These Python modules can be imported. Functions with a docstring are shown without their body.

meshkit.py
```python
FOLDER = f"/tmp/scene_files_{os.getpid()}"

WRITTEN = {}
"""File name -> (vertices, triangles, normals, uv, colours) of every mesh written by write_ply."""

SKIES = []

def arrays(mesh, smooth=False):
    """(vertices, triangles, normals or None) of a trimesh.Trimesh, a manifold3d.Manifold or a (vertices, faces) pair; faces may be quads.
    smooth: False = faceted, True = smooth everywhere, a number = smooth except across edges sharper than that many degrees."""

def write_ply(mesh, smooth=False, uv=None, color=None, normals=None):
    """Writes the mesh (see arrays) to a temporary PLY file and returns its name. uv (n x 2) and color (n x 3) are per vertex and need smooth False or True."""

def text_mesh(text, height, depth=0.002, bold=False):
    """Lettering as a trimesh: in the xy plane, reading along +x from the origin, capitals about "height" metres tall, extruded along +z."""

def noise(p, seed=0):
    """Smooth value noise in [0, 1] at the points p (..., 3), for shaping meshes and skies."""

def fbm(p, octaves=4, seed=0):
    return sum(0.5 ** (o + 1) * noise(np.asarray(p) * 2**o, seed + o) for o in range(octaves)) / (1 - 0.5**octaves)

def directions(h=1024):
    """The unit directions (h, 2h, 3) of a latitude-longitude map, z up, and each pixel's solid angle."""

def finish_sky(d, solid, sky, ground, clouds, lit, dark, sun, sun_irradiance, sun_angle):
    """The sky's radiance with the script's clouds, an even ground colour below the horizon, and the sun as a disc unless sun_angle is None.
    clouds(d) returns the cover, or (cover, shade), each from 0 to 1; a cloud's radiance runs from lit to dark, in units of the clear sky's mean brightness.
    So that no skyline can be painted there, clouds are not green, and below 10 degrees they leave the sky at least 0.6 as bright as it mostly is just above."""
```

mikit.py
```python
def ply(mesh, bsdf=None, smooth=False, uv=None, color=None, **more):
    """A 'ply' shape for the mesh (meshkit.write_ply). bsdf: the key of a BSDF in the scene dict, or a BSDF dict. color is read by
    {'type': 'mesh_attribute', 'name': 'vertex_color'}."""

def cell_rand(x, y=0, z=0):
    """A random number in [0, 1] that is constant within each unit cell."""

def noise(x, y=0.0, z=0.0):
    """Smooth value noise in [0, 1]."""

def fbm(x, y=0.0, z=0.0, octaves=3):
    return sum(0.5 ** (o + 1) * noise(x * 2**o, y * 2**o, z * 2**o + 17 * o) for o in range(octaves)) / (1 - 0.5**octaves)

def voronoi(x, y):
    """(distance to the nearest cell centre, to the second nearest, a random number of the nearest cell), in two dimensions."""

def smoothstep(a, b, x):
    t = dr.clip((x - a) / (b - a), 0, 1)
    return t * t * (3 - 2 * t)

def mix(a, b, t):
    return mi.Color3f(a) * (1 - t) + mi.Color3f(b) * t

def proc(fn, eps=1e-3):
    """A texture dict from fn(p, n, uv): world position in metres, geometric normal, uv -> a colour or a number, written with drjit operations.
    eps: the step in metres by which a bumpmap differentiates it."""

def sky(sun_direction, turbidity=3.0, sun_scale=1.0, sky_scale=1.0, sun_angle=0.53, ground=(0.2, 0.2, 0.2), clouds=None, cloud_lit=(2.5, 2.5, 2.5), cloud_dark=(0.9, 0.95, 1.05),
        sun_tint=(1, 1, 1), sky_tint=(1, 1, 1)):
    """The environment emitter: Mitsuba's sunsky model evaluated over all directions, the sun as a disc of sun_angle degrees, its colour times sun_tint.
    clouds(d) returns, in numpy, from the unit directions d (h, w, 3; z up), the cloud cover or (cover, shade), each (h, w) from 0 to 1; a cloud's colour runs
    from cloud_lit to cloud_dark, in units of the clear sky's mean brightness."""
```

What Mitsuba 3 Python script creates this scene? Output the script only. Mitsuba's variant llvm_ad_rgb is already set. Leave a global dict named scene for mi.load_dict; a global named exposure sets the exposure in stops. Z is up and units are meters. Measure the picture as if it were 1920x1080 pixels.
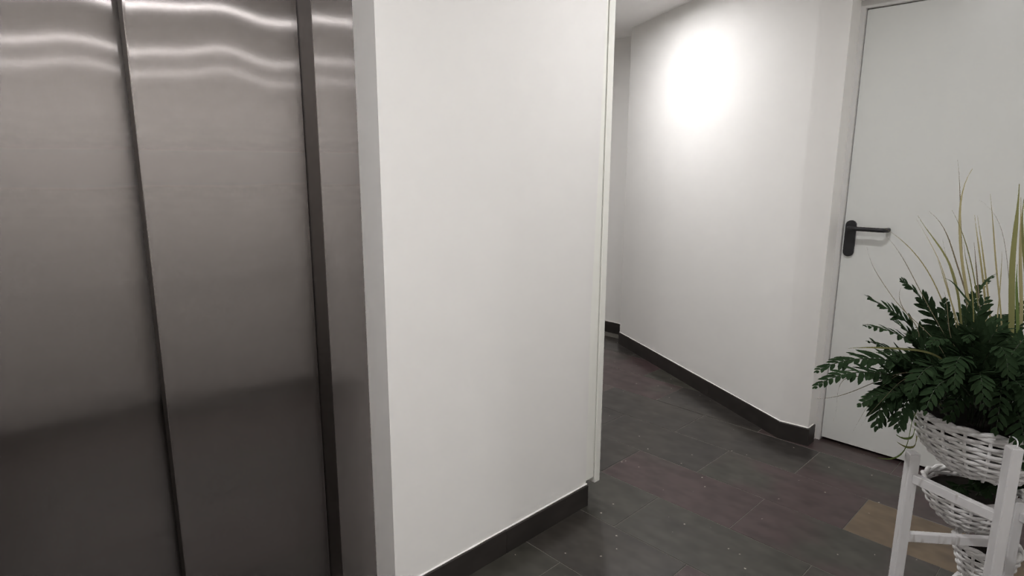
import math, random
import numpy as np, trimesh, mitsuba as mi, mikit, meshkit
import manifold3d as m3
from shapely.geometry import Polygon
import drjit as dr

T = mi.ScalarTransform4f
scene, labels = {'type': 'scene'}, {}
rng = random.Random(7)
PI = math.pi

# ---------------------------------------------------------------- camera, light, exposure
EYE = np.array([0.0, 0.0, 1.31])
FWD, UP = np.array([0.682, 0.706, -0.1924]), np.array([0.1306, 0.1409, 0.9814])
scene['camera'] = {'type': 'perspective', 'fov': 2 * math.degrees(math.atan(960 / 1134.66)), 'fov_axis': 'x', 'near_clip': 0.02, 'far_clip': 60,
                   'to_world': T().look_at(origin=EYE.tolist(), target=(EYE + FWD).tolist(), up=UP.tolist())}
exposure = 0.0
LAMP = 620.0                      # radiance of every ceiling downlight
LAMP_RADIUS = 0.043
CEILING = 2.28
DOWNLIGHTS = [                    # x, y, share of the full output
    (1.82, 0.65, 1.0), (0.08, 0.52, 1.65),
    (2.78, 2.21, 1.62), (0.62, -1.28, 0.9), (0.62, -2.92, 1.3), (0.62, -4.28, 1.5),
]

# ---------------------------------------------------------------- helpers
def rgb(*c):
    return {'type': 'rgb', 'value': list(c)}

def principled(name, color, rough=0.5, spec=0.5, two=True, **more):
    d = {'type': 'principled', 'base_color': color if isinstance(color, dict) else rgb(*color), 'roughness': rough, 'specular': spec, **more}
    scene[name] = {'type': 'twosided', 'bsdf': d} if two else d

def bumped(name, inner, fn, scale=1.0, eps=1e-3):
    scene[name] = {'type': 'twosided', 'bsdf': {'type': 'bumpmap', 'arbitrary': mikit.proc(fn, eps), 'scale': scale, 'bsdf': inner}}

def numbered(key):
    if key not in scene and key not in labels:
        return key
    i = 1
    while f'{key}_{i:03d}' in scene or f'{key}_{i:03d}' in labels:
        i += 1
    return f'{key}_{i:03d}'

def thing(name, label, category, group=None, kind=None):
    key = numbered(name)
    labels[key] = {'label': label, 'category': category}
    if group: labels[key]['group'] = group
    if kind: labels[key]['kind'] = kind
    return key

def part(parent, name, mesh, bsdf, label=None, smooth=False, **more):
    key = numbered(f'{parent}__{name}')
    scene[key] = mikit.ply(mesh, bsdf, smooth, **more)
    if label: labels[key] = {'label': label}
    return key

def single(name, mesh, bsdf, label, category, kind=None, group=None, smooth=False, **more):
    key = thing(name, label, category, group, kind)
    scene[key] = mikit.ply(mesh, bsdf, smooth, **more)
    return key

def box(x0, x1, y0, y1, z0, z1):
    b = trimesh.creation.box((x1 - x0, y1 - y0, z1 - z0))
    b.apply_translation(((x0 + x1) / 2, (y0 + y1) / 2, (z0 + z1) / 2))
    return b

def rbox(x0, x1, y0, y1, z0, z1, c=0.002):
    """A box with chamfered edges."""
    pts = []
    for x, sx in ((x0, 1), (x1, -1)):
        for y, sy in ((y0, 1), (y1, -1)):
            for z, sz in ((z0, 1), (z1, -1)):
                pts += [(x, y + sy * c, z + sz * c), (x + sx * c, y, z + sz * c), (x + sx * c, y + sy * c, z)]
    return trimesh.convex.convex_hull(np.array(pts))

def prism(points, z0, z1):
    m = trimesh.creation.extrude_polygon(Polygon(points), z1 - z0, engine='earcut')
    m.apply_translation((0, 0, z0))
    return m

def beam(a, b, w, h, up=(0, 0, 1), c=0.0015):
    """A chamfered square bar from a to b; h along up, w across."""
    a, b, up = np.array(a, float), np.array(b, float), np.array(up, float)
    d = b - a; L = np.linalg.norm(d); d /= L
    s = np.cross(up, d); s /= np.linalg.norm(s); u = np.cross(d, s)
    m = rbox(0, L, -w / 2, w / 2, -h / 2, h / 2, c)
    M = np.eye(4); M[:3, 0], M[:3, 1], M[:3, 2], M[:3, 3] = d, s, u, a
    m.apply_transform(M)
    return m

def tube(points, radii, sides=10, closed=False, squash=None):
    p = np.array(points, float); n = len(p)
    r = np.broadcast_to(np.asarray(radii, float), n)
    t = np.gradient(p, axis=0) if not closed else (np.roll(p, -1, 0) - np.roll(p, 1, 0))
    t /= np.linalg.norm(t, axis=1, keepdims=True)
    ref = np.array([0, 0, 1.0])
    V = []
    for i in range(n):
        s = np.cross(t[i], ref if abs(t[i] @ ref) < 0.95 else np.array([1.0, 0, 0])); s /= np.linalg.norm(s)
        u = np.cross(s, t[i])
        for k in range(sides):
            a = 2 * PI * k / sides
            ku, ks = (squash if squash else (1, 1))
            V.append(p[i] + r[i] * (math.cos(a) * s * ks + math.sin(a) * u * ku))
    F = []
    for i in range(n if closed else n - 1):
        j = (i + 1) % n
        for k in range(sides):
            l = (k + 1) % sides
            F += [(i * sides + k, i * sides + l, j * sides + l), (i * sides + k, j * sides + l, j * sides + k)]
    if not closed:
        V += [p[0], p[-1]]
        for k in range(sides):
            l = (k + 1) % sides
            F += [(len(V) - 2, l, k), (len(V) - 1, (n - 1) * sides + k, (n - 1) * sides + l)]
    return trimesh.Trimesh(np.array(V), np.array(F), process=False)

def spline(points, n):
    from scipy.interpolate import CubicSpline
    p = np.array(points, float)
    s = np.concatenate([[0], np.cumsum(np.linalg.norm(np.diff(p, axis=0), axis=1))])
    return CubicSpline(s / s[-1], p)(np.linspace(0, 1, n))

def uv_box(x0, x1, y0, y1, z0, z1):
    """A box whose u runs level and v runs upright on its sides: the grain direction of brushed steel. Returns (mesh pair, uv)."""
    V, F, UV = [], [], []
    def quad(c, uv):
        k = len(V); V.extend(c); UV.extend(uv); F.extend([(k, k + 1, k + 2), (k, k + 2, k + 3)])
    quad([(x0, y0, z0), (x1, y0, z0), (x1, y0, z1), (x0, y0, z1)], [(x0, z0), (x1, z0), (x1, z1), (x0, z1)])
    quad([(x1, y1, z0), (x0, y1, z0), (x0, y1, z1), (x1, y1, z1)], [(-x1, z0), (-x0, z0), (-x0, z1), (-x1, z1)])
    quad([(x0, y1, z0), (x0, y0, z0), (x0, y0, z1), (x0, y1, z1)], [(-y1, z0), (-y0, z0), (-y0, z1), (-y1, z1)])
    quad([(x1, y0, z0), (x1, y1, z0), (x1, y1, z1), (x1, y0, z1)], [(y0, z0), (y1, z0), (y1, z1), (y0, z1)])
    quad([(x0, y0, z1), (x1, y0, z1), (x1, y1, z1), (x0, y1, z1)], [(x0, y0), (x1, y0), (x1, y1), (x0, y1)])
    quad([(x0, y1, z0), (x1, y1, z0), (x1, y0, z0), (x0, y0, z0)], [(x0, y1), (x1, y1), (x1, y0), (x0, y0)])
    return V, F, UV

# ---------------------------------------------------------------- materials
def wall_color(p, n, uv):
    f = mikit.fbm(p.x * 1.3 + 3, p.y * 1.3 + p.z * 0.4, p.z * 0.9, octaves=3)
    return mikit.mix((0.79, 0.775, 0.755), (0.815, 0.805, 0.785), f)

def wall_bump(p, n, uv):
    return 0.0012 * mikit.fbm(p.x * 9, p.y * 9, p.z * 9, octaves=2) + 0.00012 * mikit.noise(p.x * 160, p.y * 160, p.z * 160)

bumped('wall_paint', {'type': 'principled', 'base_color': mikit.proc(wall_color), 'roughness': 0.62, 'specular': 0.35}, wall_bump, 1.0, 2e-3)
principled('ceiling_paint', (0.88, 0.87, 0.86), 0.8, 0.2)
principled('sealant', (0.86, 0.85, 0.83), 0.45, 0.5)
principled('white_metal', (0.84, 0.84, 0.79), 0.38, 0.5)
principled('frame_paint', (0.63, 0.62, 0.61), 0.4, 0.5)

def door_color(p, n, uv):
    f = mikit.fbm(p.y * 2.1, p.z * 1.4, 5.0, octaves=3)
    return mikit.mix((0.69, 0.70, 0.68), (0.74, 0.745, 0.72), f)
principled('door_paint', mikit.proc(door_color), 0.33, 0.5)
principled('black_plastic', (0.012, 0.012, 0.014), 0.42, 0.5)
principled('gap_dark', (0.012, 0.011, 0.011), 0.8, 0.2)
principled('grout', (0.10, 0.094, 0.082), 0.75, 0.3)

def skirt_color(p, n, uv):
    f = mikit.fbm(p.x * 7 + p.y * 5, p.y * 6, p.z * 14, octaves=3)
    c = mikit.mix((0.016, 0.014, 0.013), (0.034, 0.029, 0.027), f)
    return c
principled('skirting_slate', mikit.proc(skirt_color), 0.4, 0.45)

def slate(a, b, split, seed):
    """Slate whose two tones run in broad clouds, with fine mottling and a few pale chips."""
    def fn(p, n, uv):
        broad = mikit.fbm(p.x * 3.1 + seed, p.y * 2.4 - seed, 0.5, octaves=3)
        fine = mikit.fbm(p.x * 23 + seed, p.y * 17, 2.0, octaves=3)
        vein = mikit.fbm(p.x * 34 - seed, p.y * 8 + seed, 4.0, octaves=2)
        c = mikit.mix(a, b, mikit.smoothstep(split - 0.10, split + 0.10, broad)) * (0.72 + 0.56 * fine) * (0.88 + 0.24 * vein)
        d, _, w = mikit.voronoi(p.x * 11 + seed, p.y * 11)
        size = 0.012 + 0.030 * mikit.cell_rand(w * 977, seed)
        chip = dr.select((w > 0.72) & (d < size), mi.Float(1), mi.Float(0))
        return mikit.mix(c, (0.36, 0.33, 0.29), chip * 0.75)
    return mikit.proc(fn)

def slate_bump(p, n, uv):
    return 0.0010 * mikit.fbm(p.x * 14, p.y * 11, 0.0, octaves=3)

GREEN, PURPLE, DARK, BROWN, OLIVE = (0.039, 0.037, 0.031), (0.047, 0.030, 0.031), (0.029, 0.026, 0.024), (0.112, 0.080, 0.050), (0.035, 0.031, 0.027)
for nm, (a, b, split, seed) in {'slate_green': (GREEN, DARK, 0.62, 1.7), 'slate_purple': (PURPLE, GREEN, 0.60, 5.3), 'slate_mixed': (GREEN, PURPLE, 0.50, 8.9),
                                'slate_dark': (DARK, OLIVE, 0.5, 12.1), 'slate_brown': (BROWN, (0.072, 0.050, 0.036), 0.58, 15.4), 'slate_rose': ((0.056, 0.041, 0.039), PURPLE, 0.5, 3.4)}.items():
    bumped(nm, {'type': 'principled', 'base_color': slate(a, b, split, seed), 'roughness': 0.26, 'specular': 0.5}, slate_bump, 1.0, 3e-3)

scene['steel'] = {'type': 'twosided', 'bsdf': {'type': 'roughconductor', 'distribution': 'ggx', 'alpha_u': 0.34, 'alpha_v': 0.005, 'material': 'none',
                                               'specular_reflectance': rgb(0.37, 0.345, 0.338)}}
scene['steel_edge'] = {'type': 'twosided', 'bsdf': {'type': 'roughconductor', 'distribution': 'ggx', 'alpha_u': 0.30, 'alpha_v': 0.06, 'material': 'none',
                                                    'specular_reflectance': rgb(0.30, 0.28, 0.27)}}

def wicker_color(p, n, uv):
    f = mikit.fbm(p.x * 70, p.y * 70, p.z * 160, octaves=2)
    return mikit.mix((0.70, 0.69, 0.68), (0.85, 0.845, 0.84), mikit.smoothstep(0.3, 0.62, f))
principled('wicker', mikit.proc(wicker_color), 0.55, 0.4)

def stand_color(p, n, uv):
    f = mikit.fbm(p.x * 60, p.y * 60, p.z * 9, octaves=3)
    g = mikit.noise(p.x * 130, p.y * 130, p.z * 14)
    c = mikit.mix((0.66, 0.65, 0.66), (0.74, 0.735, 0.74), f)
    return mikit.mix(c, (0.36, 0.33, 0.31), 0.75 * mikit.smoothstep(0.60, 0.78, f) * mikit.smoothstep(0.35, 0.7, g))
principled('worn_white_wood', mikit.proc(stand_color), 0.6, 0.35)
principled('white_wire', (0.8, 0.8, 0.8), 0.4, 0.5)

def fern_color(p, n, uv):
    f = mikit.fbm(p.x * 30, p.y * 30, p.z * 30, octaves=2)
    return mikit.mix((0.011, 0.021, 0.010), (0.027, 0.046, 0.022), f)
scene['fern_leaf'] = {'type': 'principledthin', 'base_color': mikit.proc(fern_color), 'roughness': 0.42, 'diff_trans': 0.25}
principled('fern_stem', (0.020, 0.030, 0.014), 0.5, 0.4)
for nm, c in {'blade_straw': (0.40, 0.36, 0.20), 'blade_olive': (0.22, 0.22, 0.095), 'blade_green': (0.14, 0.19, 0.065), 'blade_dull': (0.19, 0.165, 0.11), 'blade_deep': (0.035, 0.055, 0.026)}.items():
    scene[nm] = {'type': 'principledthin', 'base_color': rgb(*c), 'roughness': 0.55, 'diff_trans': 0.3}
principled('soil', (0.012, 0.010, 0.008), 0.9, 0.1)
principled('lamp_ring', (0.75, 0.75, 0.74), 0.35, 0.5)
principled('lens_body', (0.8, 0.8, 0.8), 0.4, 0.5)

# ---------------------------------------------------------------- the setting
ROOM = (-2.6, 4.2, -5.2, 5.2)
WY = 1.381                       # face of the white wall beside the elevator
floor_key = single('floor', box(ROOM[0], ROOM[1], ROOM[2], ROOM[3], -0.12, -0.0012), 'grout', 'dark slate tile floor of the lobby and corridor with thin pale joints', 'floor', 'structure')
single('ceiling', box(ROOM[0], ROOM[1], ROOM[2], ROOM[3], CEILING, CEILING + 0.12), 'ceiling_paint', 'white painted ceiling over the corridor', 'ceiling', 'structure')

# white wall: its end leans a little, where the plaster was feathered onto the metal frame
def wedge_wall():
    w = prism([(0.857, WY), (1.745, WY), (1.745, 4.9), (0.857, 4.9)], 0, CEILING)
    face = trimesh.convex.convex_hull(np.array([(x, y, z) for y in (WY - 0.004, WY + 0.004) for x, z in ((0.857, 0.088), (1.716, 0.088), (1.793, CEILING), (0.857, CEILING))]))
    return trimesh.util.concatenate([w, face])
single('wall_left', wedge_wall(), 'wall_paint', 'white painted wall between the steel elevator and the corridor opening', 'wall', 'structure')

SW = [(3.713, 2.653), (3.036, 1.328), (2.922, 1.105), (2.930, 1.036), (2.937, 0.975), (3.20, 0.975), (3.20, 0.60), (4.1, 0.60), (4.1, 2.653)]
def right_wall():
    a = prism(SW, 0, CEILING)
    lintel = prism([(2.937, 0.975), (2.937, -0.30), (3.20, -0.30), (3.20, 0.975)], 2.034, CEILING)
    pier = prism([(2.937, 0.065), (2.937, -0.30), (3.20, -0.30), (3.20, 0.065)], 0, 2.034)
    return trimesh.util.concatenate([a, lintel, pier])
single('wall_right', right_wall(), 'wall_paint', smooth=40, label= 'white slanted corridor wall with a bright pool of lamp light, ending beside the white door', category='wall', kind='structure')
single('wall_far', box(3.925, 4.1, 2.6531, 5.2, 0, CEILING), 'wall_paint', 'narrow shaded strip of wall at the far end of the corridor', 'wall', 'structure')
single('wall_back', box(1.745, 3.925, 5.0, 5.2, 0, CEILING), 'wall_paint', 'white wall closing the corridor', 'wall', 'structure')
single('wall_elevator', trimesh.util.concatenate([box(-2.6, -0.165, WY, 1.70, 0, CEILING), box(-0.165, 0.857, 1.48, 1.56, 2.14, CEILING), box(-0.165, 0.857, 1.70, 1.80, 0, CEILING)]), 'wall_paint', 'white wall around the elevator recess', 'wall', 'structure')
single('wall_near', trimesh.util.concatenate([box(1.05, 3.2, -0.42, -0.30, 0, CEILING), box(-2.6, 0.25, -0.42, -0.30, 0, CEILING), box(1.05, 1.17, -5.0, -0.42, 0, CEILING), box(0.13, 0.25, -5.0, -0.42, 0, CEILING), box(0.13, 1.17, -5.1, -5.0, 0, CEILING)]), 'wall_paint', 'white wall of the lobby behind the plant stand', 'wall', 'structure')
single('wall_end', box(-2.7, -2.6, -0.52, 1.5, 0, CEILING), 'wall_paint', 'white wall closing the lobby', 'wall', 'structure')

# floor tiles, 0.3 by 0.6 in running bond along y, each a piece of its own
ROW0, PITCH = 2.0035, 0.3022
CHOSEN = {  # (row, index): tone, as far as the photograph shows each one
    (1, 1): 'slate_mixed', (1, 2): 'slate_dark', (1, 0): 'slate_brown', (1, 3): 'slate_dark',
    (0, 1): 'slate_purple', (0, 0): 'slate_purple', (0, 2): 'slate_dark', (0, 3): 'slate_rose',
    (-1, 1): 'slate_green', (-1, 2): 'slate_green', (-1, 0): 'slate_mixed',
    (2, 1): 'slate_dark', (2, 0): 'slate_mixed', (2, 2): 'slate_dark', (2, 3): 'slate_rose',
    (-2, 1): 'slate_dark', (-2, 0): 'slate_purple', (-2, 2): 'slate_dark',
    (3, 0): 'slate_rose', (3, 1): 'slate_rose', (3, 2): 'slate_dark', (3, 3): 'slate_purple', (3, 4): 'slate_rose', (4, 3): 'slate_purple', (4, 4): 'slate_rose',
}
TONES = ['slate_green', 'slate_mixed', 'slate_dark', 'slate_purple', 'slate_dark', 'slate_green']
solids = [Polygon([(0.857, WY), (1.745, WY), (1.745, 4.9), (0.857, 4.9)]), Polygon(SW[:5] + [(3.06, 0.975), (4.1, 0.975), (4.1, 2.653)]), Polygon([(-2.6, 1.48), (0.857, 1.48), (0.857, 5), (-2.6, 5)])]
for row in range(-11, 7):
    for i in range(-3, 9):
        x0 = ROW0 + row * PITCH
        y0 = (0.3045 if row % 2 == 0 else 0.0105) + (i) * 0.5985
        x1, y1 = x0 + PITCH, y0 + 0.5985
        outline = Polygon([(x0, y0), (x1, y0), (x1, y1), (x0, y1)])
        if y0 > 4.2 or x1 > 4.1 or y1 < -1.1 or any(s.buffer(1e-6).contains(outline) for s in solids):
            continue
        if y0 > 1.4 and x0 < 0.8: continue
        r_ = random.Random(row * 100 + i)
        gap, lift = 0.0013, r_.uniform(-0.0006, 0.0006)
        tile = rbox(x0 + gap, x1 - gap, y0 + gap, y1 - gap, -0.011, lift, 0.0012)
        part('floor', 'tile', tile, CHOSEN.get((row, i), r_.choice(TONES)))

# skirting: slate strips with a white sealant bead along the top
def skirting(name, label, path, height, pieces, thick=0.009, bead=True):
    """path: the foot line of the wall in plan, walls on its left side; pieces: lengths are split evenly per leg."""
    key = thing(name, label, 'baseboard', kind='structure')
    P2 = np.array(path, float)
    seg = P2[1:] - P2[:-1]; seg /= np.linalg.norm(seg, axis=1, keepdims=True)
    nrm = np.stack([seg[:, 1], -seg[:, 0]], 1)
    off = [P2[0] + nrm[0] * thick]
    for i in range(1, len(P2) - 1):
        k = nrm[i - 1] + nrm[i]; off.append(P2[i] + k * (thick / (0.5 * (k @ k))))
    off.append(P2[-1] + nrm[-1] * thick)
    off = np.array(off)
    for i, n in enumerate(pieces):
        for k in range(n):
            a, b = k / n, (k + 1) / n
            g = 0.0008 / np.linalg.norm(P2[i + 1] - P2[i])
            a2, b2 = a + (g if k else 0), b - (g if k < n - 1 else 0)
            A, B = P2[i] * (1 - a2) + P2[i + 1] * a2, P2[i] * (1 - b2) + P2[i + 1] * b2
            C, D = off[i] * (1 - b2) + off[i + 1] * b2, off[i] * (1 - a2) + off[i + 1] * a2
            h = height + random.Random(i * 31 + k).uniform(-0.0012, 0.0012)
            c = 0.002
            inn = lambda q, w: q + (w - q) * (c / thick)
            pts = [(*A, 0), (*B, 0), (*C, 0), (*D, 0), (*A, h), (*B, h), (*C, h - c), (*D, h - c), (*inn(C, B), h), (*inn(D, A), h)]
            part(key, 'skirting_tile', trimesh.convex.convex_hull(np.array(pts)), 'skirting_slate')
    if bead:
        line = np.vstack([np.linspace(P2[i], P2[i + 1], 30 * max(1, pieces[i]), endpoint=i == len(P2) - 2) for i in range(len(P2) - 1)])
        wob = np.array([meshkit.noise(np.array([s * 0.35, 3.0, 1.0]), 4) for s in range(len(line))])
        pts = np.column_stack([line + (off[0] - P2[0]) * 0.0, np.full(len(line), height + 0.0005)])
        part(key, 'sealant_bead', tube(pts, 0.0030 + 0.0016 * wob, 6), 'sealant', 'thin white sealant bead along the top', smooth=True)
    return key
skirting('baseboard_left', 'dark slate baseboard along the foot of the white wall beside the elevator', [(0.857, WY - 0.004), (1.745, WY - 0.004)], 0.088, [2])
skirting('baseboard_right', 'dark slate baseboard along the slanted corridor wall, bending and ending at the white door', [(3.713, 2.653), (2.922, 1.105), (2.937, 0.975), (3.005, 0.975)], 0.088, [3, 1, 1])
skirting('baseboard_far', 'short dark piece of baseboard at the far end of the corridor', [(3.925, 4.9), (3.925, 2.66)], 0.088, [4])
skirting('baseboard_near', 'dark slate baseboard of the lobby wall behind the plant stand', [(2.937, -0.30), (1.05, -0.30)], 0.088, [3], bead=False)
skirting('baseboard_near', 'dark slate baseboard of the lobby wall opposite the elevator', [(0.25, -0.30), (-2.6, -0.30)], 0.088, [4], bead=False)

# white metal frame at the end of the white wall
tr = thing('trim_1', 'white metal door frame on the end of the white wall, cut off above the floor', 'door frame', kind='structure')
part(tr, 'flange', rbox(1.705, 1.7945, WY + 0.001, WY + 0.13, 0.098, CEILING - 0.002, 0.0015), 'white_metal', 'flat white flange beside the wall plaster')
part(tr, 'seal_groove', box(1.7938, 1.7985, WY + 0.010, WY + 0.12, 0.10, CEILING - 0.002), 'gap_dark', 'dark narrow groove')
part(tr, 'stop_strip', rbox(1.7978, 1.831, WY - 0.003, WY + 0.13, 0.072, CEILING - 0.002, 0.002), 'white_metal', 'brighter white edge strip')

# elevator: two telescoping brushed steel panels, the jamb in front of them
ev = thing('door_1', 'brushed stainless steel elevator door with two sliding panels and light streaks', 'elevator door', kind='structure')
def steel_panel(x0, x1, y0, y1, z0, z1, seed, amp=1.0):
    V, F, UV = uv_box(x0, x1, y0 + 0.0015, y1, z0, z1)
    nx, nz = 40, 120
    xs, zs = np.linspace(x0, x1, nx + 1), np.linspace(z0, z1, nz + 1)
    k = len(V)
    for z in zs:
        for x in xs:
            t = (x - x0) / (x1 - x0)
            env = math.exp(-((z - 1.58) / 0.35) ** 2)
            d = amp * (0.0050 * math.sin(2 * PI * t * 1.05 + seed) + 0.0016 * math.sin(2 * PI * t * 2.3 + 2 * seed)) * (z - 1.58) * env
            d += 0.0007 * amp * math.sin(2 * PI * (0.7 * t + seed)) * math.sin(z * 2.1 + seed)
            e = min(x - x0, x1 - x) / 0.012          # the sheet is folded over softly at its long edges
            d += 0.0015 * max(0.0, 1 - e) ** 2
            V.append((x, y0 + d, z)); UV.append((x, z))
    for j in range(nz):
        for i in range(nx):
            a = k + j * (nx + 1) + i
            F += [(a, a + 1, a + nx + 2), (a, a + nx + 2, a + nx + 1)]
    return (np.array(V, float), np.array(F)), np.array(UV, float)
DY, DY2 = 1.555, 1.618
m, uv = steel_panel(0.3575, 0.742, DY, DY + 0.038, 0.008, 2.10, 1.6)
part(ev, 'door_panel', m, 'steel', 'front sliding panel next to the jamb', smooth=True, uv=uv)
m, uv = steel_panel(-0.05, 0.42, DY2, DY2 + 0.036, 0.008, 2.10, 0.4)
part(ev, 'door_panel', m, 'steel', 'rear sliding panel, set back on the left', smooth=True, uv=uv)
def steel_box(*b):
    V, F, UV = uv_box(*b)
    return (np.array(V, float), np.array(F)), np.array(UV, float)
m, uv = steel_box(0.3562, 0.3575, DY + 0.002, DY + 0.037, 0.008, 2.10)
part(ev, 'panel_edge', m, 'steel_edge', 'dark folded edge of the front panel', uv=uv)
m, uv = steel_box(0.7452, 0.8568, 1.481, 1.60, 0, 2.14)
part(ev, 'jamb', m, 'steel', 'steel jamb beside the white wall', uv=uv)
m, uv = steel_box(0.7444, 0.7452, 1.482, 1.60, 0, 2.12)
part(ev, 'jamb_return', m, 'steel_edge', 'dark inner side of the jamb', uv=uv)
m, uv = steel_box(-0.165, -0.05, 1.481, 1.70, 0, 2.14)
part(ev, 'jamb', m, 'steel', uv=uv)
m, uv = steel_box(-0.05, 0.7444, 1.481, 1.66, 2.105, 2.14)
part(ev, 'header', m, 'steel', uv=uv)
part(ev, 'shaft_lining', box(-0.05, 0.857, 1.66, 1.70, 0, 2.14), 'gap_dark')
m, uv = steel_box(-0.05, 0.7444, 1.50, 1.66, -0.002, 0.006)
part(ev, 'sill', m, 'steel_edge', uv=uv)

# white fire door
dr2 = thing('door_2', 'pale grey-white flush fire door with a black lever handle behind the plant', 'door', kind='structure')
part(dr2, 'leaf', rbox(3.062, 3.110, 0.100, 0.9525, 0.014, 1.996, 0.0015), 'door_paint', 'flat pale grey-white leaf')
fr = np.array([[0.955, 0], [0.975, 0], [0.975, 2.034], [0.065, 2.034], [0.065, 0], [0.098, 0], [0.098, 2.000], [0.955, 2.000]])
f_ = trimesh.creation.extrude_polygon(Polygon(fr), 0.11, engine='earcut')
f_.apply_transform(np.array([[0, 0, 1, 3.046], [1, 0, 0, 0], [0, 1, 0, 0], [0, 0, 0, 1.0]]))
part(dr2, 'frame', f_, 'frame_paint', 'painted metal frame around the leaf')
part(dr2, 'rebate', box(3.114, 3.13, 0.066, 0.974, 0.0, 2.03), 'gap_dark')
# lever handle
from shapely.geometry import LineString
plate = trimesh.creation.extrude_polygon(LineString([(0, -0.0605), (0, 0.0605)]).buffer(0.0225, quad_segs=12), 0.011, engine='earcut')
bev = trimesh.creation.extrude_polygon(LineString([(0, -0.0605), (0, 0.0605)]).buffer(0.0205, quad_segs=12), 0.013, engine='earcut')
plate = trimesh.util.concatenate([plate, bev])
M = np.array([[0, 0, -1, 3.0622], [-1, 0, 0, 0.9215], [0, 1, 0, 1.004], [0, 0, 0, 1.0]])
plate.apply_transform(M)
hd = part(dr2, 'handle', plate, 'black_plastic', 'black oval handle plate')
path = [(3.058, 0.9205, 1.054), (3.02, 0.9205, 1.054), (3.006, 0.917, 1.054), (3.000, 0.905, 1.054), (3.000, 0.86, 1.054), (3.000, 0.80, 1.054), (3.003, 0.780, 1.054), (3.016, 0.770, 1.054), (3.050, 0.768, 1.054)]
part(hd, 'lever', tube(spline(path, 40), 0.0096, 14), 'black_plastic', 'black lever with its end returned to the door', smooth=True)

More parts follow.
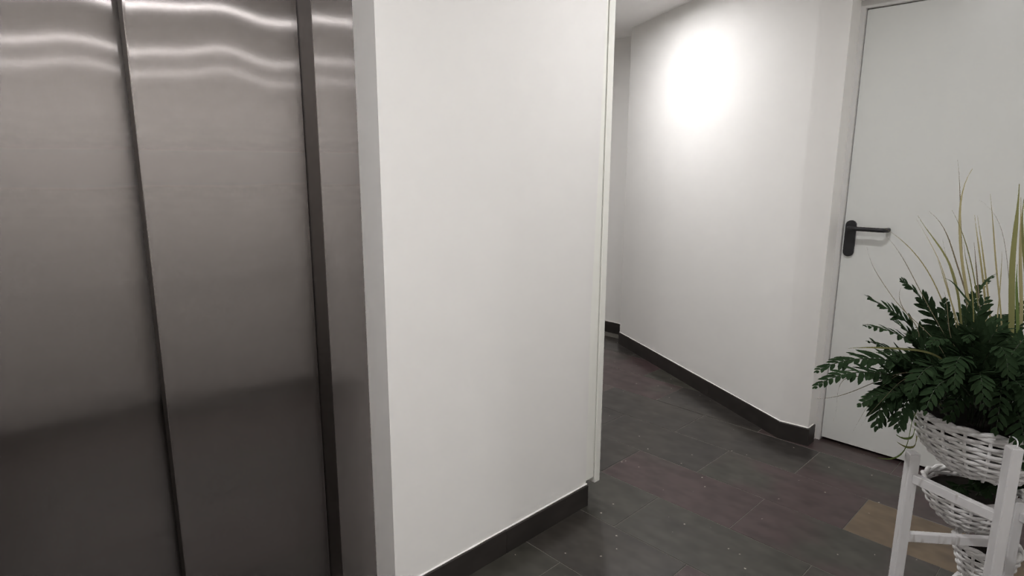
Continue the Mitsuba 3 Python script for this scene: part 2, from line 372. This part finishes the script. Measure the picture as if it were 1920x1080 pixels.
# ceiling downlights
for x, y, share in DOWNLIGHTS:
    k = thing('recessed_downlight', 'round recessed ceiling downlight, outside the picture', 'lamp', 'ceiling downlights')
    ring = trimesh.creation.annulus(r_min=LAMP_RADIUS, r_max=LAMP_RADIUS + 0.014, height=0.006, sections=40)
    ring.apply_translation((x, y, CEILING - 0.0032))
    part(k, 'ring', ring, 'lamp_ring')
    a = np.linspace(0, 2 * PI, 41)[:-1]
    V = np.vstack([[(x, y, CEILING - 0.0022)], np.column_stack([x + LAMP_RADIUS * np.cos(a), y + LAMP_RADIUS * np.sin(a), np.full(40, CEILING - 0.0022)])])
    F = np.array([(0, 1 + (i + 1) % 40, 1 + i) for i in range(40)])
    part(k, 'lens', (V, F), 'lens_body', emitter={'type': 'area', 'radiance': rgb(LAMP * share * 1.0, LAMP * share * 0.985, LAMP * share * 0.985)})

# ---------------------------------------------------------------- plant stand
LEG_A, LEG_B, LEG_C, LEG_D = (1.768, 0.326), (1.689, 0.125), (1.931, 0.118), (1.852, -0.083)
st = thing('plant_stand', 'shabby white wooden plant stand with square legs carrying wicker baskets', 'plant stand')
face = np.array([0.62, 0.78, 0])
for (x, y), h in ((LEG_A, 0.592), (LEG_B, 0.704), (LEG_C, 0.478), (LEG_D, 0.704)):
    part(st, 'leg', beam((x, y, 0), (x, y, h), 0.026, 0.026, up=(-0.655, 0.75, 0), c=0.002), 'worn_white_wood')
def rail(a, za, b, zb, w=0.018, h=0.024, name='rail'):
    A, B = np.array([*a, za]), np.array([*b, zb]); d = (B - A) / np.linalg.norm(B - A)
    part(st, name, beam(A + d * 0.012, B - d * 0.012, w, h), 'worn_white_wood')
rail(LEG_A, 0.525, LEG_B, 0.525)
rail(LEG_A, 0.352, LEG_C, 0.356)
rail(LEG_C, 0.44, LEG_D, 0.44)
rail(LEG_B, 0.355, LEG_D, 0.355)
rail(LEG_A, 0.078, LEG_C, 0.078); rail(LEG_B, 0.078, LEG_D, 0.078); rail(LEG_A, 0.078, LEG_B, 0.078); rail(LEG_C, 0.078, LEG_D, 0.078)
part(st, 'bracket', beam((1.700, 0.126, 0.648), (1.786, 0.137, 0.648), 0.014, 0.018), 'worn_white_wood')
part(st, 'bracket', beam((1.857, -0.067, 0.648), (1.893, 0.036, 0.648), 0.014, 0.018), 'worn_white_wood')
part(st, 'shelf', prism([(1.945, 0.150), (1.955, 0.115), (2.10, 0.06), (2.14, 0.24), (2.02, 0.26)], 0.090, 0.104), 'worn_white_wood', 'low white shelf')
part(st, 'wire_tie', tube(spline([(1.689, 0.122, 0.700), (1.694, 0.121, 0.712), (1.712, 0.128, 0.716), (1.752, 0.140, 0.702)], 16), 0.0016, 6), 'white_wire', 'thin white wire tie', smooth=True)

# wicker baskets: every strand weaves over and under the upright stakes
def basket(label, cx, cy, z0, profile, rows, stakes, strand, tilt=0.0):
    """profile(t): radius at height share t; z0 bottom; rows strands of half height strand."""
    key = thing('wicker_basket', label, 'basket')
    H = rows * strand * 2.14
    for i in range(rows):
        t = (i + 0.5) / rows
        z = z0 + H * t
        R = profile(t)
        n = stakes * 8
        th = np.linspace(0, 2 * PI, n, endpoint=False)
        rr_ = random.Random(i * 13 + stakes)
        ph = PI * (i % 2) + rr_.uniform(-0.12, 0.12)
        wob = np.array([meshkit.noise(np.array([4 * math.cos(a), 4 * math.sin(a), i * 1.7]), 2) for a in th]) - 0.5
        r = R + 0.0046 * np.sin(stakes / 2 * th + ph) + 0.003 * wob
        zz = z + 0.0012 * np.cos(stakes / 2 * th + ph + 0.6) + 0.003 * wob
        pts = np.column_stack([cx + r * np.cos(th), cy + r * np.sin(th), zz])
        part(key, 'strand', tube(pts, strand, 8, closed=True, squash=(0.96, 0.58)), 'wicker', smooth=True)
    for k in range(stakes):
        a = 2 * PI * (k + 0.5) / stakes
        ts = np.linspace(-0.02, 1.02, 10)
        pts = [(cx + profile(max(0, min(1, t))) * math.cos(a), cy + profile(max(0, min(1, t))) * math.sin(a), z0 + H * t) for t in ts]
        part(key, 'stake', tube(pts, 0.0042, 6), 'wicker', smooth=True)
    th = np.linspace(0, 2 * PI, stakes * 10, endpoint=False)
    R = profile(1.0)
    for s in (0, PI):
        pts = np.column_stack([cx + (R + 0.004 * np.cos(th * stakes / 2 + s)) * np.cos(th), cy + (R + 0.004 * np.cos(th * stakes / 2 + s)) * np.sin(th), z0 + H + 0.003 + 0.005 * np.sin(th * stakes / 2 + s)])
        part(key, 'rim_braid', tube(pts, 0.0058, 7, closed=True), 'wicker', smooth=True)
    bottom = trimesh.creation.cylinder(profile(0) - 0.002, 0.006, sections=40); bottom.apply_translation((cx, cy, z0 + 0.003))
    part(key, 'base', bottom, 'wicker')
    lin = trimesh.creation.cylinder(profile(0.78) - 0.012, 0.01, sections=40); lin.apply_translation((cx, cy, z0 + H * 0.80))
    part(key, 'soil', lin, 'soil', 'dark soil inside')
    return key
bowl = lambda r0, r1, p: (lambda t: r0 + (r1 - r0) * (1 - (1 - t) ** p))
basket('large white wicker basket holding the fern, topmost of the three baskets', 1.950, 0.200, 0.530, bowl(0.085, 0.180, 2.2), 14, 22, 0.0050)
basket('white wicker basket in the middle, shaded behind the diagonal rail of the stand', 2.075, 0.232, 0.305, bowl(0.055, 0.116, 2.0), 10, 16, 0.0050)
basket('small white wicker basket at the bottom, half hidden behind the lower rail of the stand', 2.03, 0.172, 0.1065, bowl(0.022, 0.075, 1.3), 16, 12, 0.0050)
FRONDS = [
    ([[1.892, 0.272, 0.695], [1.794, 0.36, 0.807], [1.678, 0.442, 0.839], [1.557, 0.514, 0.814]], 0.056, 21),
    ([[1.838, 0.269, 0.697], [1.723, 0.353, 0.79], [1.599, 0.429, 0.824], [1.478, 0.488, 0.799]], 0.054, 21),
    ([[1.92, 0.281, 0.723], [1.874, 0.352, 0.85], [1.833, 0.407, 0.928], [1.791, 0.45, 0.963], [1.76, 0.479, 0.988]], 0.05, 22),
    ([[1.871, 0.272, 0.724], [1.788, 0.34, 0.856], [1.708, 0.386, 0.911], [1.616, 0.434, 0.938]], 0.046, 18),
    ([[1.954, 0.274, 0.716], [1.953, 0.319, 0.841], [1.934, 0.377, 0.953], [1.901, 0.437, 1.021]], 0.052, 22),
    ([[1.765, 0.266, 0.74], [1.699, 0.319, 0.839], [1.635, 0.353, 0.879], [1.57, 0.381, 0.89]], 0.04, 17),
    ([[1.81, 0.271, 0.712], [1.743, 0.329, 0.791], [1.68, 0.358, 0.779], [1.613, 0.373, 0.699]], 0.058, 12),
    ([[1.757, 0.266, 0.714], [1.67, 0.339, 0.779], [1.601, 0.378, 0.78], [1.539, 0.404, 0.76]], 0.04, 17),
    ([[1.97, 0.259, 0.716], [2.0, 0.291, 0.838], [2.049, 0.299, 0.934], [2.14, 0.263, 1.022]], 0.032, 18),
    ([[1.922, 0.253, 0.73], [1.928, 0.268, 0.843], [1.947, 0.265, 0.934], [1.968, 0.249, 0.984]], 0.062, 12),
    ([[1.941, 0.261, 0.723], [1.953, 0.302, 0.845], [1.962, 0.329, 0.912], [1.983, 0.343, 0.967]], 0.045, 18),
    ([[1.98, 0.219, 0.709], [2.052, 0.21, 0.829], [2.115, 0.2, 0.91], [2.165, 0.193, 0.956]], 0.045, 15),
    ([[1.931, 0.214, 0.724], [1.985, 0.182, 0.85], [2.029, 0.141, 0.907], [2.05, 0.107, 0.91]], 0.052, 15),
    ([[1.883, 0.2, 0.712], [1.921, 0.149, 0.816], [1.933, 0.105, 0.851], [1.924, 0.06, 0.811]], 0.052, 15),
    ([[1.783, 0.246, 0.734], [1.716, 0.285, 0.844], [1.646, 0.299, 0.856], [1.56, 0.31, 0.803]], 0.05, 17),
    ([[1.788, 0.217, 0.748], [1.731, 0.237, 0.865], [1.663, 0.244, 0.891], [1.589, 0.233, 0.83]], 0.055, 17),
    ([[1.807, 0.199, 0.748], [1.765, 0.208, 0.877], [1.728, 0.188, 0.916], [1.675, 0.152, 0.836]], 0.055, 17),
    ([[1.825, 0.204, 0.728], [1.813, 0.191, 0.844], [1.801, 0.153, 0.869], [1.772, 0.101, 0.787]], 0.052, 17),
    ([[1.775, 0.214, 0.746], [1.707, 0.243, 0.816], [1.634, 0.262, 0.836], [1.547, 0.274, 0.779]], 0.05, 12),
    ([[1.772, 0.204, 0.749], [1.729, 0.213, 0.838], [1.684, 0.206, 0.858], [1.629, 0.181, 0.784]], 0.05, 12),
    ([[1.81, 0.192, 0.735], [1.798, 0.171, 0.82], [1.765, 0.149, 0.833], [1.721, 0.116, 0.765]], 0.048, 12),
    ([[1.771, 0.28, 0.713], [1.701, 0.343, 0.798], [1.642, 0.366, 0.779], [1.583, 0.374, 0.7]], 0.06, 12),
    ([[1.757, 0.266, 0.714], [1.694, 0.316, 0.78], [1.644, 0.331, 0.761], [1.6, 0.331, 0.706]], 0.056, 11),
    ([[1.845, 0.267, 0.717], [1.8, 0.336, 0.847], [1.766, 0.376, 0.909], [1.735, 0.405, 0.938]], 0.054, 15),
    ([[1.822, 0.263, 0.725], [1.743, 0.338, 0.824], [1.673, 0.391, 0.876], [1.619, 0.422, 0.901]], 0.052, 16),
    ([[2.023, 0.261, 0.701], [2.032, 0.314, 0.826], [2.013, 0.371, 0.865], [1.983, 0.419, 0.829]], 0.055, 18),
    ([[2.058, 0.253, 0.694], [2.121, 0.268, 0.834], [2.151, 0.292, 0.887], [2.152, 0.331, 0.896]], 0.055, 18),
    ([[2.069, 0.243, 0.694], [2.162, 0.237, 0.832], [2.223, 0.24, 0.884], [2.279, 0.236, 0.892]], 0.055, 18),
    ([[2.031, 0.227, 0.709], [2.139, 0.176, 0.834], [2.232, 0.107, 0.846], [2.32, 0.029, 0.798]], 0.055, 18),
    ([[1.954, 0.215, 0.703], [2.034, 0.144, 0.761], [2.104, 0.064, 0.75], [2.156, -0.014, 0.684]], 0.055, 18),
    ([[1.976, 0.276, 0.694], [1.934, 0.352, 0.792], [1.901, 0.397, 0.804], [1.868, 0.43, 0.773]], 0.055, 18),
    ([[1.914, 0.275, 0.681], [1.872, 0.335, 0.75], [1.832, 0.375, 0.757], [1.787, 0.411, 0.729]], 0.055, 17),
    ([[1.829, 0.234, 0.746], [1.799, 0.252, 0.846], [1.751, 0.277, 0.905], [1.676, 0.31, 0.9]], 0.05, 17),
    ([[1.843, 0.22, 0.746], [1.845, 0.22, 0.871], [1.846, 0.201, 0.929], [1.841, 0.168, 0.91]], 0.055, 17),
    ([[1.809, 0.226, 0.753], [1.799, 0.238, 0.863], [1.778, 0.247, 0.926], [1.746, 0.246, 0.913]], 0.055, 17),
    ([[1.912, 0.234, 0.731], [1.918, 0.246, 0.864], [1.923, 0.237, 0.922], [1.938, 0.209, 0.939]], 0.055, 17),
]
FRONDS_SMALL = [
    ([[2.006, 0.23, 0.422], [1.994, 0.215, 0.465], [1.994, 0.182, 0.486], [1.988, 0.145, 0.464]], 0.05, 11),
    ([[2.044, 0.216, 0.404], [2.061, 0.19, 0.474], [2.073, 0.161, 0.513], [2.081, 0.12, 0.494]], 0.055, 12),
    ([[2.068, 0.218, 0.394], [2.13, 0.183, 0.484], [2.162, 0.161, 0.514], [2.181, 0.142, 0.514]], 0.055, 12),
    ([[2.005, 0.229, 0.415], [1.968, 0.244, 0.447], [1.945, 0.243, 0.464], [1.909, 0.247, 0.453]], 0.04, 8),
    ([[2.042, 0.192, 0.415], [2.05, 0.154, 0.476], [2.04, 0.121, 0.493], [2.024, 0.083, 0.468]], 0.05, 11),
    ([[2.008, 0.2, 0.425], [1.981, 0.202, 0.475], [1.959, 0.189, 0.489], [1.922, 0.181, 0.467]], 0.05, 10),
    ([[2.066, 0.194, 0.404], [2.14, 0.14, 0.464], [2.189, 0.104, 0.509], [2.24, 0.047, 0.479]], 0.055, 12),
]
BLADES = [
    ([[1.953, 0.264, 0.779], [1.947, 0.31, 0.923], [1.939, 0.354, 1.059], [1.916, 0.403, 1.157], [1.907, 0.42, 1.187]], 0.004, 0),
    ([[1.956, 0.261, 0.779], [1.971, 0.304, 0.938], [1.976, 0.351, 1.077], [1.965, 0.393, 1.14], [1.959, 0.427, 1.19]], 0.0065, 1),
    ([[2.011, 0.262, 0.766], [2.039, 0.306, 0.976], [2.041, 0.346, 1.079], [2.038, 0.386, 1.165], [2.03, 0.417, 1.199]], 0.0032, 3),
    ([[1.969, 0.249, 0.779], [1.979, 0.277, 0.919], [1.98, 0.314, 1.059], [1.99, 0.336, 1.171], [2.011, 0.342, 1.269], [2.034, 0.333, 1.316]], 0.006, 0),
    ([[2.018, 0.274, 0.838], [2.042, 0.323, 1.051], [2.069, 0.351, 1.195], [2.092, 0.37, 1.297], [2.108, 0.382, 1.342]], 0.003, 3),
    ([[1.952, 0.238, 0.786], [1.96, 0.27, 0.981], [1.947, 0.303, 1.106], [1.927, 0.327, 1.175], [1.907, 0.342, 1.211]], 0.005, 1),
    ([[2.014, 0.232, 0.773], [2.039, 0.254, 0.913], [2.053, 0.278, 1.026], [2.063, 0.306, 1.14], [2.072, 0.319, 1.192]], 0.005, 0),
    ([[2.02, 0.226, 0.773], [2.041, 0.249, 0.929], [2.047, 0.277, 1.056], [2.05, 0.297, 1.141], [2.052, 0.31, 1.192]], 0.005, 0),
    ([[2.014, 0.206, 0.779], [2.035, 0.22, 0.905], [2.045, 0.252, 1.059], [2.054, 0.274, 1.171], [2.059, 0.29, 1.25]], 0.005, 0),
    ([[2.075, 0.2, 0.766], [2.115, 0.213, 0.907], [2.146, 0.249, 1.094], [2.156, 0.274, 1.167], [2.134, 0.327, 1.234]], 0.0024, 3),
    ([[1.983, 0.209, 0.786], [1.995, 0.226, 0.926], [2.005, 0.233, 1.023], [2.011, 0.241, 1.107]], 0.003, 0),
    ([[2.016, 0.196, 0.751], [2.047, 0.197, 0.863], [2.076, 0.222, 1.06], [2.098, 0.231, 1.172], [2.119, 0.24, 1.277]], 0.011, 1),
    ([[2.049, 0.19, 0.744], [2.096, 0.183, 0.857], [2.13, 0.211, 1.055], [2.151, 0.225, 1.154], [2.169, 0.238, 1.24]], 0.008, 0),
    ([[2.001, 0.184, 0.758], [2.026, 0.181, 0.871], [2.031, 0.197, 0.982], [2.036, 0.208, 1.073]], 0.006, 2),
    ([[2.032, 0.181, 0.751], [2.076, 0.168, 0.864], [2.102, 0.205, 1.088], [2.126, 0.226, 1.253]], 0.009, 1),
    ([[2.012, 0.174, 0.758], [2.072, 0.146, 0.869], [2.117, 0.163, 1.091], [2.15, 0.168, 1.229]], 0.007, 0),
    ([[2.064, 0.176, 0.744], [2.157, 0.135, 0.855], [2.238, 0.13, 1.053], [2.32, 0.101, 1.167]], 0.006, 1),
    ([[1.872, 0.293, 0.805], [1.826, 0.355, 0.91], [1.782, 0.401, 0.966], [1.749, 0.439, 1.028], [1.728, 0.459, 1.069], [1.714, 0.475, 1.121]], 0.0026, 3),
    ([[1.941, 0.283, 0.807], [1.901, 0.35, 0.934], [1.875, 0.389, 1.011], [1.848, 0.428, 1.089], [1.819, 0.465, 1.144]], 0.0028, 3),
    ([[1.991, 0.292, 0.809], [1.976, 0.35, 0.966], [1.94, 0.418, 1.088], [1.918, 0.449, 1.124], [1.888, 0.487, 1.157]], 0.0024, 0),
    ([[1.928, 0.266, 0.799], [1.921, 0.3, 0.925], [1.909, 0.319, 0.981], [1.899, 0.338, 1.037], [1.887, 0.355, 1.085]], 0.003, 0),
    ([[1.979, 0.27, 0.787], [1.99, 0.301, 0.913], [1.996, 0.323, 0.99], [1.999, 0.336, 1.025], [2.0, 0.371, 1.127]], 0.003, 1),
    ([[1.961, 0.234, 0.799], [1.973, 0.256, 0.924], [1.978, 0.274, 1.007], [1.984, 0.291, 1.09], [1.986, 0.298, 1.125]], 0.0035, 3),
    ([[1.93, 0.237, 0.806], [1.926, 0.264, 0.916], [1.929, 0.281, 1.013], [1.922, 0.299, 1.081], [1.919, 0.31, 1.136]], 0.004, 1),
    ([[1.777, 0.279, 0.831], [1.735, 0.308, 0.869], [1.664, 0.361, 0.886], [1.601, 0.402, 0.893], [1.538, 0.441, 0.895]], 0.0045, 1),
    ([[1.77, 0.308, 0.811], [1.696, 0.372, 0.81], [1.614, 0.434, 0.773], [1.568, 0.467, 0.758], [1.527, 0.499, 0.756]], 0.002, 3),
    ([[1.735, 0.311, 0.798], [1.64, 0.403, 0.804], [1.58, 0.459, 0.796], [1.568, 0.461, 0.759], [1.552, 0.46, 0.7]], 0.002, 3),
    ([[1.735, 0.311, 0.798], [1.674, 0.366, 0.813], [1.641, 0.384, 0.788], [1.6, 0.403, 0.739], [1.561, 0.417, 0.68]], 0.0018, 3),
    ([[1.692, 0.297, 0.806], [1.631, 0.345, 0.815], [1.592, 0.361, 0.787], [1.55, 0.377, 0.754], [1.512, 0.39, 0.718]], 0.0018, 3),
    ([[1.896, 0.297, 0.695], [1.817, 0.348, 0.656], [1.787, 0.347, 0.598], [1.763, 0.351, 0.582], [1.707, 0.39, 0.575]], 0.009, 2),
    ([[1.919, 0.3, 0.687], [1.851, 0.348, 0.646], [1.832, 0.348, 0.606], [1.816, 0.357, 0.605], [1.794, 0.374, 0.617]], 0.01, 2),
    ([[1.943, 0.304, 0.679], [1.874, 0.348, 0.624], [1.855, 0.345, 0.572], [1.837, 0.356, 0.574], [1.816, 0.374, 0.589]], 0.009, 1),
    ([[1.789, 0.358, 0.852], [1.795, 0.374, 0.933], [1.78, 0.399, 0.973], [1.783, 0.406, 1.007], [1.787, 0.404, 1.016]], 0.002, 3),
    ([[1.913, 0.295, 0.855], [1.91, 0.317, 0.924], [1.913, 0.329, 0.979], [1.912, 0.336, 1.0]], 0.0025, 3),
    ([[1.916, 0.269, 0.874], [1.934, 0.289, 0.982], [1.93, 0.305, 1.002], [1.924, 0.324, 1.024], [1.912, 0.345, 1.033]], 0.005, 4),
    ([[1.94, 0.273, 0.868], [1.975, 0.278, 0.984], [1.997, 0.27, 1.008], [2.018, 0.262, 1.027], [2.045, 0.247, 1.041]], 0.006, 4),
]

# ---------------------------------------------------------------- fern and grass
def leaflet(base, d, nrm, length, width, droop, teeth, tang=np.zeros(3)):
    """A lobed fern leaflet from base along d, folded along its vein. Returns (vertices, faces)."""
    s = np.cross(d, nrm); s /= np.linalg.norm(s)
    n = teeth * 2 + 2
    V, F = [], []
    for i in range(n + 1):
        t = i / n
        w = width * (0.55 + 0.45 * min(1, t / 0.22)) * max(0.06, (1 - max(0, (t - 0.55) / 0.45) ** 2.2)) * (1.0 if i % 2 else 0.90)
        c = base + d * (length * t) - np.array([0, 0, droop * length * t * t])
        c = c + tang * (0.16 * length * t * t)
        V += [c, c + s * w + nrm * (0.20 * w) + d * (0.06 * length / n), c - s * w + nrm * (0.20 * w) + d * (0.06 * length / n)]
    for i in range(n):
        a, b = 3 * i, 3 * i + 3
        F += [(a, a + 1, b + 1), (a, b + 1, b), (a, b, b + 2), (a, b + 2, a + 2)]
    return V, F

def frond(key, pts, plen, pairs, seed):
    rg = random.Random(seed)
    c = spline(pts, 60)
    tan = np.gradient(c, axis=0); tan /= np.linalg.norm(tan, axis=1, keepdims=True)
    V, F = [], []
    toward = EYE - c[30]; toward /= np.linalg.norm(toward)
    for i in range(pairs * 2 + 1):
        t = 0.20 + 0.795 * (i // 2 + 0.5 * (i % 2)) / pairs
        t = min(t, 1.0)
        k = min(59, int(t * 59))
        up = np.array([0, 0, 1.0]) * 0.75 + toward * 0.35 + np.array([rg.uniform(-.25, .25), rg.uniform(-.25, .25), 0])
        side = np.cross(tan[k], up); side /= np.linalg.norm(side)
        nrm = np.cross(side, tan[k])
        shape = (1 - ((t - 0.20) / 0.80)) ** 0.45 * min(1, 0.66 + (t - 0.20) * 3.0)
        ln = 1.12 * plen * max(0.13, shape) * rg.uniform(0.92, 1.08)
        sg = 1 if i % 2 else -1
        ang = math.radians(64 - 26 * t + rg.uniform(-5, 5))
        d = tan[k] * math.cos(ang) + sg * side * math.sin(ang) + nrm * rg.uniform(-0.12, 0.2)
        d /= np.linalg.norm(d)
        wd = min(0.0080, 0.0032 + ln * 0.088)
        v, f = leaflet(c[k], d, nrm, ln, wd, rg.uniform(0.02, 0.22), 3 if ln > 0.028 else 2, tan[k])
        o = len(V); V += v; F += [(a + o, b + o, e + o) for a, b, e in f]
    # terminal leaflet
    v, f = leaflet(c[58], tan[58], np.cross(np.cross(tan[58], [0, 0, 1.0]), tan[58]), plen * 0.22, 0.0035, 0.1, 2)
    o = len(V); V += v; F += [(a + o, b + o, e + o) for a, b, e in f]
    k2 = part(key, 'frond', (np.array(V), np.array(F)), 'fern_leaf', smooth=True)
    part(k2, 'stem', tube(c[::3], np.linspace(0.0024, 0.0008, 20), 6), 'fern_stem', smooth=True)

fern = thing('potted_fern', 'dark green leafy fern spreading over the topmost wicker basket', 'plant')
for j, (pts, plen, pairs) in enumerate(FRONDS):
    frond(fern, pts, plen, pairs, 100 + j)
rg = random.Random(41)
for j in range(26):                # the dense heart of the fern, drooping over the rim all round
    a = 2 * PI * (j * 0.381966 + 0.03)
    L, rise = rg.uniform(0.15, 0.23), rg.uniform(0.02, 0.13)
    c0 = np.array([1.950 + 0.05 * math.cos(a), 0.200 + 0.05 * math.sin(a), 0.655])
    o = np.array([math.cos(a), math.sin(a), 0])
    pts = [c0, c0 + o * L * 0.35 + [0, 0, 0.06 + rise], c0 + o * L * 0.72 + [0, 0, 0.05 + rise], c0 + o * L * 1.05 + [0, 0, rise - rg.uniform(0.01, 0.05)]]
    frond(fern, pts, rg.uniform(0.048, 0.062), 14, 200 + j)
small = thing('potted_fern', 'dark shaded fern in the middle wicker basket, under the big basket', 'plant')
for j, (pts, plen, pairs) in enumerate(FRONDS_SMALL):
    frond(small, pts, plen, pairs, 300 + j)

grass = thing('reed_plant', 'tall dry yellow-green grass blades rising out of the fern in front of the white door', 'plant')
KINDS = ['blade_straw', 'blade_olive', 'blade_green', 'blade_dull', 'blade_deep']
for j, (pts, width, kind) in enumerate(BLADES):
    rg = random.Random(500 + j)
    c = spline(pts, 24)
    tan = np.gradient(c, axis=0); tan /= np.linalg.norm(tan, axis=1, keepdims=True)
    flat = np.array([0.72, -0.694, 0.0]) * math.cos(rg.uniform(-0.7, 0.7)) + np.array([0.694, 0.72, 0.0]) * math.sin(rg.uniform(-0.7, 0.7))
    if abs(c[-1][2] - c[0][2]) < 0.6 * np.linalg.norm(c[-1] - c[0]):
        flat = np.array([-0.2, -0.1, 0.95])
    V, F = [], []
    for i in range(24):
        t = i / 23
        s = flat - tan[i] * (flat @ tan[i]); s /= np.linalg.norm(s)
        n = np.cross(s, tan[i])
        w = 0.5 * width * (0.75 + 0.5 * math.sin(PI * min(1, t * 1.15))) * (1 if t < 0.8 else max(0.22, 1 - (t - 0.8) / 0.22))
        V += [c[i] - s * w + n * 0.25 * w, c[i], c[i] + s * w + n * 0.25 * w]
        if i:
            a, b = 3 * i - 3, 3 * i
            F += [(a, a + 1, b + 1), (a, b + 1, b), (a + 1, a + 2, b + 2), (a + 1, b + 2, b + 1)]
    part(grass, 'blade', (np.array(V), np.array(F)), KINDS[kind], smooth=True)
